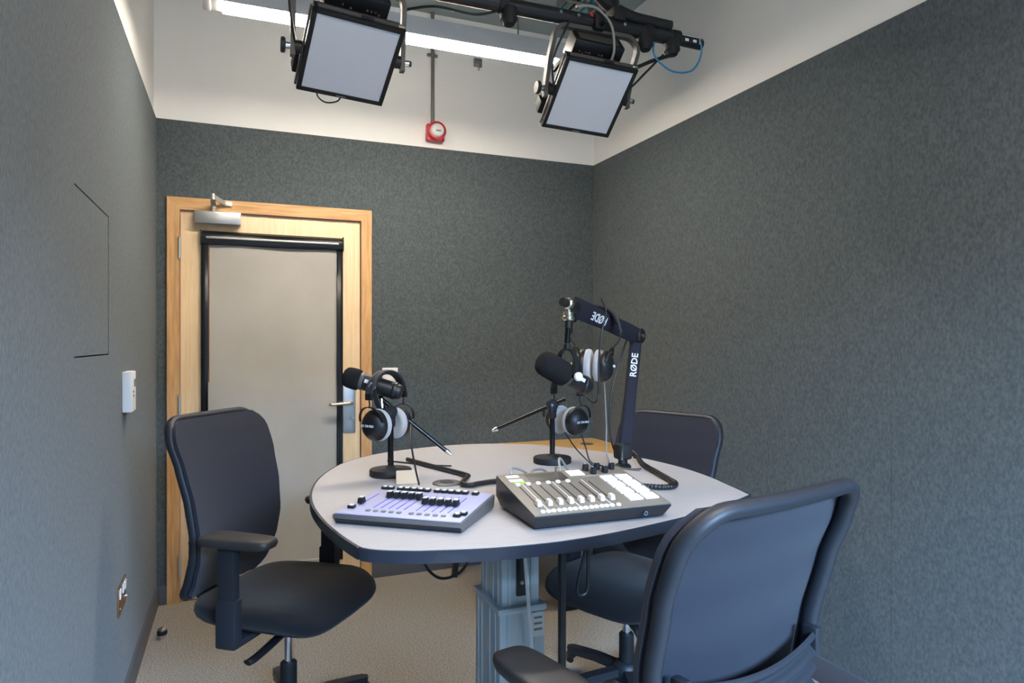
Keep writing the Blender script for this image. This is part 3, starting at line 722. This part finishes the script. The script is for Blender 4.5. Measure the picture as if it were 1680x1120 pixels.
def headphones(c, axis, up, label, half=.05, R_=.078, height=.165, tilt=0, pad_gap=.0):
    """c = midpoint between the ear cups; axis = ear axis; up = towards the headband"""
    x = V(axis).normalized(); u = V(up); u = (u-x*u.dot(x)).normalized(); y = u.cross(x)
    R = Matrix((x, y, u)).transposed()
    t = thing('headphones', label, 'headphones', c, R, 'studio headphones')
    # headband: arch in xz plane
    zc = height-R_
    arc = []
    for k in range(25):
        q = PI*(.02+.96*k/24); arc.append((R_*math.cos(q), 0, zc+R_*math.sin(q)))
    MB().tube(arc, .013, 12, flat=(.55, 1.35), up=None).build('headband_outer', 'blackmetal', t) if False else None
    hb = MB().bar(arc, .030, .004, (0, 1, 0)).build('headband', 'hband', t, ang=50)
    inner = [(p[0]*.94, 0, zc+(p[2]-zc)*.94) for p in arc[2:-2]]
    MB().tube(inner, .008, 10, flat=(2.0, .9), up=(0, 1, 0)).build('headband_pad', 'blackm', t)
    for s in (-1, 1):
        xe = s*R_; xc = s*half
        sl_ = MB(); sl_.box((xe, 0, zc-.004), (.012, .026, .022), bev=.003); sl_.build('slider', 'black', t)
        yk = MB(); yk.tube(spline([(xe, 0, zc-.01), (xe*.97, 0, zc-.03), (s*(half+.024), 0, .058)], 6), .0025, 8)
        fork = []
        for k in range(13):
            q = PI*k/12; fork.append((s*(half+.012)+s*.012*math.sin(q), .052*math.cos(q), .012+.046*math.sin(q)))
        yk.bar(fork, .007, .0032, (1, 0, 0)); yk.build('fork', 'black', t)
        RA = frame((s, 0, 0), (0, 0, 1))
        cup = MB(); cup.lathe([(.046, -.012), (.049, -.006), (.049, .004), (.046, .010), (.036, .022), (.022, .029), (.004, .031)], (xc, 0, 0), RA); cup = cup.build('ear_cup', 'blackg' if False else 'black', t, ang=40)
        MB().lathe([(.030, -.026), (.040, -.030), (.048, -.026), (.0505, -.018), (.048, -.010), (.040, -.010)], (xc, 0, 0), RA).build('ear_pad', 'velour', cup, ang=60)
        tx = frame((s, 0, 0), (0, s, 0))
        tx = Matrix(((0, 0, s), (s, 0, 0), (0, 1, 0)))
        text('lettering', 'DT 770 PRO', .0105, (xc+s*.0312, 0, .0), tx, 'txt', cup)
    return t
def desk_stand(x, y, top, tip, other, label, bar_label=None):
    t = thing('desk_mic_stand', label, 'mic stand', (x, y, TZ), group='round base desk mic stands')
    MB().lathe([(.064, 0), (.066, .002), (.066, .018), (.064, .021), (.02, .022), (.014, .026), (.012, .03)]).build('base', 'blackm', t)
    MB().lathe([(.0095, .02), (.0095, top-TZ)], seg=18).build('pole', 'blackg', t)
    MB().lathe([(.0125, top-TZ-.035), (.0145, top-TZ-.03), (.0145, top-TZ-.002), (.011, top-TZ)], seg=18).build('clutch', 'black', t)
    p = V(x, y, top+.012); bd = (V(tip)-V(other)).normalized(); side = bd.cross(V(0, 0, 1)).normalized()
    k = MB(); k.cyl(p-side*.014, p+side*.016, .021, seg=20, bev=.003); k.box(p-V(0, 0, .012), (.024, .028, .03), bev=.004)
    k.build('swivel', 'black', t, world=True)
    MB().cyl(p+side*.016, p+side*.034, .011, seg=14, bev=.002).build('clamp_knob', 'blackm', t, world=True)
    MB().cyl(p-side*.014, p-side*.017, .005, seg=10).build('rivet', 'chrome', t, world=True)
    MB().cyl(other, tip, .0068, seg=14).build('boom_bar', 'blackg', t, world=True)
    tp = V(tip); MB().lathe([(.0078, 0), (.0078, .010), (.005, .012), (.005, .02), (.003, .022)], tp, frame(bd)).build('threaded_tip', 'chrome', t, world=True)
    return t
# left stand, boom bar from upper left to lower right
st1 = desk_stand(.45, 2.143, 1.118, (.620, 2.105, 1.003), (.425, 2.165, 1.170), 'black desk mic stand on round base behind the fader desk')
m1, j1 = microphone((.315, 2.20, 1.243), (.482, 2.135, 1.190), 'black microphone pointing at the door with headphones hung on it', (.25, 0, -1), 'chrome', 1.0, .006, .044)
cc = MB(); e_ = V(.425, 2.165, 1.170); cc.cyl(e_, j1, .008, seg=12); cc.lathe([(.011, -.008), (.011, .008)], (e_+j1)/2, frame(j1-e_)); cc.build('mic_thread', 'chrome', st1, world=True)
headphones((.440, 2.148, 1.092), (.85, .53, .0), (0, .03, 1), 'black headphones with grey pads hanging on the left mic stand', half=.052, R_=.074, height=.168)
# right stand with bar to lower left
st2 = desk_stand(1.019, 2.155, 1.120, (.846, 2.235, 1.048), (1.06, 2.135, 1.152), 'black desk mic stand on round base behind the audio mixer')
headphones((1.075, 2.155, 1.075), (.30, -.95, 0), (0, 0, 1), 'black headphones with grey pads hanging on the right mic stand', half=.05, R_=.066, height=.17)

# ---- boom arm
B0 = V(1.20, 1.985, TZ); EL = V(1.262, 2.0, 1.372); AE = V(.907, 1.768, 1.452)
t = thing('boom_arm', 'black two part boom arm with white lettering rising from table', 'boom arm', B0)
m = MB(); m.lathe([(.028, 0), (.028, .006), (.022, .012), (.016, .014), (.016, .03)], B0); m.build('base', 'black', t, world=True)
m = MB(); m.box(B0+V(0, 0, .055), (.05, .05, .055), bev=.012, seg=3); m.build('base_hinge', 'blackm', t, world=True)
MB().cyl(B0+V(-.02, -.027, .03), B0+V(-.016, -.026, .09), .0035, seg=8).build('spring_rod', 'chrome', t, world=True)
ud = (EL-B0).normalized(); face = V(-.35, -.94, 0)      # side looking to the camera
def sleeve(a, b, w0, w1, side):
    z = (b-a).normalized(); R = frame(z, side); L_ = (b-a).length; mb = MB()
    n = 9; rings = []
    for i in range(n+1):
        q = i/n; k = w0+(w1-w0)*q; bul = 1+.04*math.sin(PI*q*3)
        poly = [(.5, .35), (.35, .5), (-.35, .5), (-.5, .35), (-.5, -.35), (-.35, -.5), (.35, -.5), (.5, -.35)]
        rings.append([mb.bm.verts.new(a+R @ V(px*.030*bul, py*k*bul, L_*q)) for px, py in poly])
    for A, B in zip(rings, rings[1:]):
        for k in range(8): mb.bm.faces.new((A[k], A[(k+1) % 8], B[(k+1) % 8], B[k]))
    mb.bm.faces.new(rings[0][::-1]); mb.bm.faces.new(rings[-1])
    return mb, R
mb, RL = sleeve(B0+ud*.07, EL-ud*.015, .042, .036, face); mb.build('lower_arm', 'sleeve', t, world=True, ang=30)
vd = (AE-EL).normalized()
sd = V(-.5, -.85, -.0)
mb, RU = sleeve(EL+vd*.02, AE, .052, .058, sd); ua = mb.build('upper_arm', 'sleeve', t, world=True, ang=30)
ax = ud.cross(vd).normalized()
MB().cyl(EL-ax*.024, EL+ax*.024, .026, seg=22, bev=.004).build('elbow', 'black', t, world=True)
for s in (-1, 1): MB().cyl(EL+ax*s*.024, EL+ax*s*.028, .007, seg=12).build('elbow_bolt', 'chrome', t, world=True)
def along(p, d, face, off, flip=1):
    """matrix for text: x along d, z out of the face"""
    z = V(face); z = (z-V(d)*z.dot(V(d))).normalized(); x = V(d).normalized(); y = z.cross(x)
    return Matrix((x, y, z)).transposed(), V(p)+z*off
Rt, pt_ = along(B0+ud*.345, ud, face, .0162); text('lettering', 'RØDE', .030, pt_, Rt, 'txt', t, True)
Rt, pt_ = along(EL+vd*.30, vd, RU @ V(1, 0, 0), .0164); text('lettering', 'RØDE', .036, pt_, Rt, 'txt', t, True)
# end swivel and tube down to the microphone
SW = AE+vd*.035
MB().cyl(AE-vd*.004, AE+vd*.03, .022, .018, seg=18).build('arm_end', 'black', t, world=True)
MB().cyl(SW-ax*.0, SW+vd*.035, .013, seg=16, bev=.002).build('friction_knob', 'blackm', t, world=True)
m = MB(); m.lathe([(.012, -.012), (.017, -.008), (.017, .008), (.012, .012)], SW+V(0, 0, .0), frame(vd)); m.cyl(SW+V(0, 0, .018), SW-V(0, 0, .03), .008, seg=14)
m.lathe([(.014, 0), (.017, .003), (.017, .012), (.015, .014), (.015, .024), (.010, .026)], SW-V(0, 0, .047)); m.build('swivel_mount', 'gold', t, world=True)
TB = SW-V(.004, 0, .112)
MB().cyl(SW-V(0, 0, .045), TB, .0085, seg=14).build('drop_tube', 'blackg', t, world=True)
MB().cyl(SW-V(0, 0, .047), SW-V(0, 0, .068), .0115, seg=14).build('tube_nut', 'black', t, world=True)

mic2, j2 = microphone((.80, 1.70, 1.275), (.9635, 1.731, 1.195), 'large black microphone hanging from boom arm in front of headphones', (0, 0, 1), 'white', 1.06)
dj = TB-j2; mic2.location = V(mic2.location)+dj-V(0, 0, .002)
headphones((1.031, 1.882, 1.278), (.8, -.6, -.05), (.224, -.1, .97), 'black headphones with pale grey pads draped over the boom arm', half=.034, R_=.078, height=.188)
cable('mic_cable', [TB+V(.11, .0, .13), TB+V(.115, -.02, .09), TB+V(.095, -.03, .03), TB+V(.085, -.03, -.06), TB+V(.085, -.03, -.14), TB+V(.075, -.02, -.17), tuple(V(mic2.location)+V(.085, .07, -.05))], .0028, 'black', 'black microphone cable hanging from boom arm end to mic tail')
cable('headphone_cable', [(1.06, 1.865, 1.235), (1.065, 1.86, 1.10), (1.05, 1.83, 1.01), (1.03, 1.75, .985), (1.02, 1.60, 1.0)], .0025, 'grey', 'grey cable falling straight from boom arm headphones to mixer')
cable('headphone_cable', [(1.10, 2.09, 1.03), (1.10, 2.06, .99), (1.105, 2.04, .95), (1.13, 2.02, .936), (1.19, 1.94, .934), (1.23, 1.92, .934)], .0025, 'black', 'black cable curving from right stand headphones onto table')
cable('headphone_cable', [(1.05, 2.12, 1.04), (1.07, 2.08, .99), (1.09, 2.02, .95), (1.08, 1.93, .935), (1.04, 1.84, .934), (.98, 1.73, .934)], .0022, 'black', 'thin cable slanting down beside the right mic pole')
cable('arm_cable', [EL+V(-.02, .02, .0), EL+V(-.045, .03, -.08), B0+V(-.02, .04, .25), B0+V(-.03, .035, .12), B0+V(-.005, .035, .03)], .003, 'black', 'black cable running down behind the lower boom arm')

# ================================================================== CORNER DESK
t = thing('corner_desk', 'beech topped desk standing in the back right corner', 'desk', (1.66, 3.49, 0))
MB().span((-.46, -.42, .705), (.482, .43, .73), bev=.003).build('desk_top', 'deskwood', t)
g = MB(); g.lathe([(.04, .729), (.04, .733), (.03, .7335), (.002, .7335)], (.317, .197, 0)); g.build('cable_port', 'midgrey', t)
for y in (-.36, .36): MB().span((-.40, y-.02, .665), (.42, y+.02, .705)).build('frame_rail', 'blackmetal', t)
for sx, x in ((-1, -.44), (1, .43)):
    for y in (-.36, .36):
        MB().bar([(x*.86, y*.9, .68), (x*1.14 if sx < 0 else x, y*.9 if y < 0 else y*.78, .0)], .035, .025, (0, 1, 0)).build('leg', 'blackmetal', t)
MB().span((-.15, -.42, .002), (.43, -.38, .078), bev=.004).build('floor_rail', 'blackm', t)

# ================================================================== CHAIRS
def chair(loc, ang, label, dz=0.0, arm_z=.745, spin=13, arm_x=.285, lev=-.10):
    t = thing('office_chair', label, 'office chair', (loc[0], loc[1], 0), rz(ang), 'black office chairs around the table')
    # five star base, castors
    hub = MB(); hub.lathe([(.045, .075), (.05, .08), (.05, .125), (.04, .14), (.03, .145)]); hub.build('base_hub', 'chairpl', t)
    arm0 = wh0 = None
    for k in range(5):
        R = rz(90+72*k+spin)
        if arm0 is None:
            m = MB(); m.bar([(.03, 0, .112), (.16, 0, .105), (.30, 0, .085)], .028, .04, (0, 0, 1)); m.cyl((.295, 0, .055), (.295, 0, .098), .018, seg=12); arm0 = m.build('base_leg', 'chairpl', t)
            arm0.rotation_euler = R.to_euler()
            m = MB(); m.box((.305, 0, .05), (.03, .02, .045), bev=.008); fk = m.build('castor', 'black', arm0)
            wl0 = MB().lathe([(.022, 0), (.028, .003), (.028, .016), (.022, .019)], (.312, .008, .0285), frame((0, 1, 0)), seg=18).build('wheel', 'blackm', fk)
            wl1 = MB().lathe([(.022, 0), (.028, .003), (.028, .016), (.022, .019)], (.312, -.027, .0285), frame((0, 1, 0)), seg=18).build('wheel', 'blackm', fk)
        else:
            c = share(arm0, t, (0, 0, 0), R); f2 = fk.copy(); COL.objects.link(f2); f2.parent = c
    MB().lathe([(.026, .13), (.028, .14), (.028, .245), (.024, .25)], seg=20).build('lift_sleeve', 'blackm', t)
    MB().lathe([(.0145, .24), (.0145, .40+dz)], seg=18).build('gas_lift', 'chrome', t)
    z0 = .425+dz      # underside of the seat shell
    MB().box((0, -.02, z0-.022), (.17, .27, .045), bev=.012).build('tilt_mechanism', 'black', t)
    lv = MB(); lv.tube(spline([(.06, .06, z0-.025), (.15, .07, z0-.03), (.215, .07, z0-.04), (.27, .065, z0-.05), (.295, .06, z0-.052)], 6), .013, 10, flat=(.55, 1.3)); lv.build('height_lever', 'black', t)
    lv = MB(); lv.tube(spline([(-.05, lev*.6, z0-.02), (-.10, lev*.85, z0-.04), (-.145, lev, z0-.055), (-.165, lev, z0-.085), (-.168, lev, z0-.125)], 6), .014, 10, flat=(.8, 1.2)); lv.build('tilt_lever', 'black', t)
    # seat: rounded cushion with waterfall front
    def outline(k, n=48, g=1.0):
        q = 2*PI*k/n; cx, sy = math.cos(q), math.sin(q); e = 2/5.2
        x = math.copysign(abs(cx)**e, cx); y = math.copysign(abs(sy)**e, sy)
        wx = .252-.022*(y < 0)*abs(y); return x*wx*g, y*.243*g
    def cushion(zs, name, m):
        mb = MB(); rings = []
        for g, z, drop in zs:
            ring = []
            for k in range(48):
                x, y = outline(k, 48, g); f = max(0, (y-.10)/.15)
                ring.append(mb.bm.verts.new((x, y, z-drop*f*f*.05+.010*(abs(x)/.25)**2*(1 if drop else 0))))
            rings.append(ring)
        for A, B in zip(rings, rings[1:]):
            for k in range(48): mb.bm.faces.new((A[k], A[(k+1) % 48], B[(k+1) % 48], B[k]))
        mb.bm.faces.new(rings[0][::-1]); mb.bm.faces.new(rings[-1])
        return mb.build(name, m, t, ang=70)
    cushion([(.80, z0, 0), (.93, z0+.004, .4), (.965, z0+.016, .5)], 'seat_shell', 'chairpl')
    cushion([(.955, z0+.012, .5), (.99, z0+.02, .5), (1.01, z0+.036, .6), (1.0, z0+.056, .8), (.965, z0+.07, 1), (.88, z0+.078, 1), (.7, z0+.081, 1), (.4, z0+.078, 1), (.1, z0+.076, 1)], 'seat', 'seatfab')
    # backrest
    H0 = z0+.055
    def prof(v):      # y and z of the back curve, v 0 bottom .. 1 top
        z = H0+.60*v
        K = [(-.02, -.335), (.0, -.325), (.12, -.285), (.25, -.258), (.38, -.25), (.55, -.262), (.75, -.292), (.9, -.325), (1.0, -.352), (1.1, -.37)]
        for (a, ya), (b, yb) in zip(K, K[1:]):
            if a <= v <= b:
                q = (v-a)/(b-a); q = q*q*(3-2*q)*.35+q*.65
                return ya+(yb-ya)*q+.035, z
        return K[-1][1]+.035, z
    def half(v):
        K = [(0, .175), (.15, .188), (.35, .203), (.6, .215), (.85, .226), (1, .228)]
        for (a, ya), (b, yb) in zip(K, K[1:]):
            if a <= v <= b: return ya+(yb-ya)*(v-a)/(b-a)
        return .228
    def bp(x, v):     # x in -1..1
        y, z = prof(v); return V(x*half(v), y-.030*(1-x*x)*(.6+.4*(1-v)), z)
    # rim path with rounded corners in (x,v)
    def rr(n=8):
        pts = []; rv, rxx = .14, .32
        for cx, cv, a0 in ((1-rxx, 1-rv, 0), (-1+rxx, 1-rv, 90), (-1+.22, .09, 180), (1-.22, .09, 270)):
            ax_, av_ = (rxx, rv) if cv > .5 else (.22, .09)
            for k in range(n+1):
                q = math.radians(a0+90*k/n); pts.append((cx+ax_*math.cos(q), cv+av_*math.sin(q)))
        return pts
    cr = rr(); full = []
    for i in range(len(cr)):
        a = cr[i]; b = cr[(i+1) % len(cr)]; L_ = math.hypot(a[0]-b[0], (a[1]-b[1])*2.6); m_ = max(1, int(L_/.12))
        for k in range(m_): full.append((a[0]+(b[0]-a[0])*k/m_, a[1]+(b[1]-a[1])*k/m_))
    rim = [bp(x, v) for x, v in full]
    MB().tube(rim, .0145, 12, closed=True, flat=(1.15, .95), up=(0, 1, 0)).build('backrest_frame', 'chairpl', t, ang=60)
    def inside(u, vv):
        v = .012+.98*vv
        # width of the rounded outline at this height
        w_ = 1.0
        if v > .86: q = (v-.86)/.14; w_ = 1-.32*(1-math.sqrt(max(0, 1-q*q)))
        if v < .09: q = (.09-v)/.09; w_ = 1-.22*(1-math.sqrt(max(0, 1-q*q)))
        x = (2*u-1)*w_*1.05; p = bp(x, v); return p+V(0, .019, 0)
    MB().surf(inside, 18, 30, .012).build('backrest_mesh', 'meshfab', t, ang=60)
    # lumbar support behind the mesh with ribs
    def lum(u, v):
        x = -.84+1.68*u; top = .50+.055*abs(x)**2; vv = .12+(top-.12)*v
        p = bp(x, vv); rib = .006*math.sin(v*2*PI*8)
        return p+V(0, -.026-.012*math.sin(PI*v)+rib, 0)
    MB().surf(lum, 26, 80, .005).build('lumbar_support', 'chairpl', t, ang=60)
    for s in (-1, 1):
        p = bp(.84*s, .505); MB().box(p+V(0, -.022, 0), (.02, .03, .05), bev=.006).build('lumbar_clip', 'chairpl', t)
    # spine that carries the back
    MB().bar(spline([(0, -.06, z0-.02), (0, -.22, z0-.02), (0, -.335, z0+.02), (0, -.365, z0+.10), (0, -.345, z0+.22), (0, -.325, z0+.29)], 6), .02, .09, (0, 1, 0)).build('back_spine', 'chairpl', t, ang=60)
    # arms
    az = arm_z+dz
    for s in (-1, 1):
        x = s*arm_x
        po = MB(); po.box((x, -.015, (z0-.02+az-.05)/2+.03), (.032, .058, az-.05-z0+.0), bev=.006); po.box((x, -.015, z0+.055), (.04, .07, .15), bev=.008)
        po.box((s*.19, -.015, z0-.012), (.20, .06, .022), bev=.006); po = po.build('arm_post', 'chairpl', t)
        mb = MB(); rings = []
        N = 36
        for g, z in ((.72, az-.034), (.95, az-.028), (1.0, az-.016), (.98, az-.006), (.9, az-.0015), (.6, az), (.1, az)):
            ring = []
            for k in range(N):
                q = 2*PI*k/N; cx, sy = math.cos(q), math.sin(q); e = 2/4.6
                xx = math.copysign(abs(cx)**e, cx)*.049*g; yy = math.copysign(abs(sy)**e, sy)*.125*g
                ring.append(mb.bm.verts.new((x+xx*(1-.12*yy/.125), yy+.02, z)))
            rings.append(ring)
        for A, B in zip(rings, rings[1:]):
            for k in range(N): mb.bm.faces.new((A[k], A[(k+1) % N], B[(k+1) % N], B[k]))
        mb.bm.faces.new(rings[0][::-1]); mb.bm.faces.new(rings[-1])
        mb.build('arm_pad', 'armpad', po, ang=60)
    return t
chair((.165, 2.475), math.degrees(math.atan2(-.78, -.62)), 'black office chair in front of the door, armrest towards camera', .01, .75, 60)
chair((1.37, 2.24), math.degrees(math.atan2(.93, -.37)), 'black office chair tucked in behind the table by right wall', -.03, .745, 50, .285, .13)
chair((.757, 1.172), 12.6, 'nearest black office chair, seen from behind at lower right', .02, .73, 13, .24)
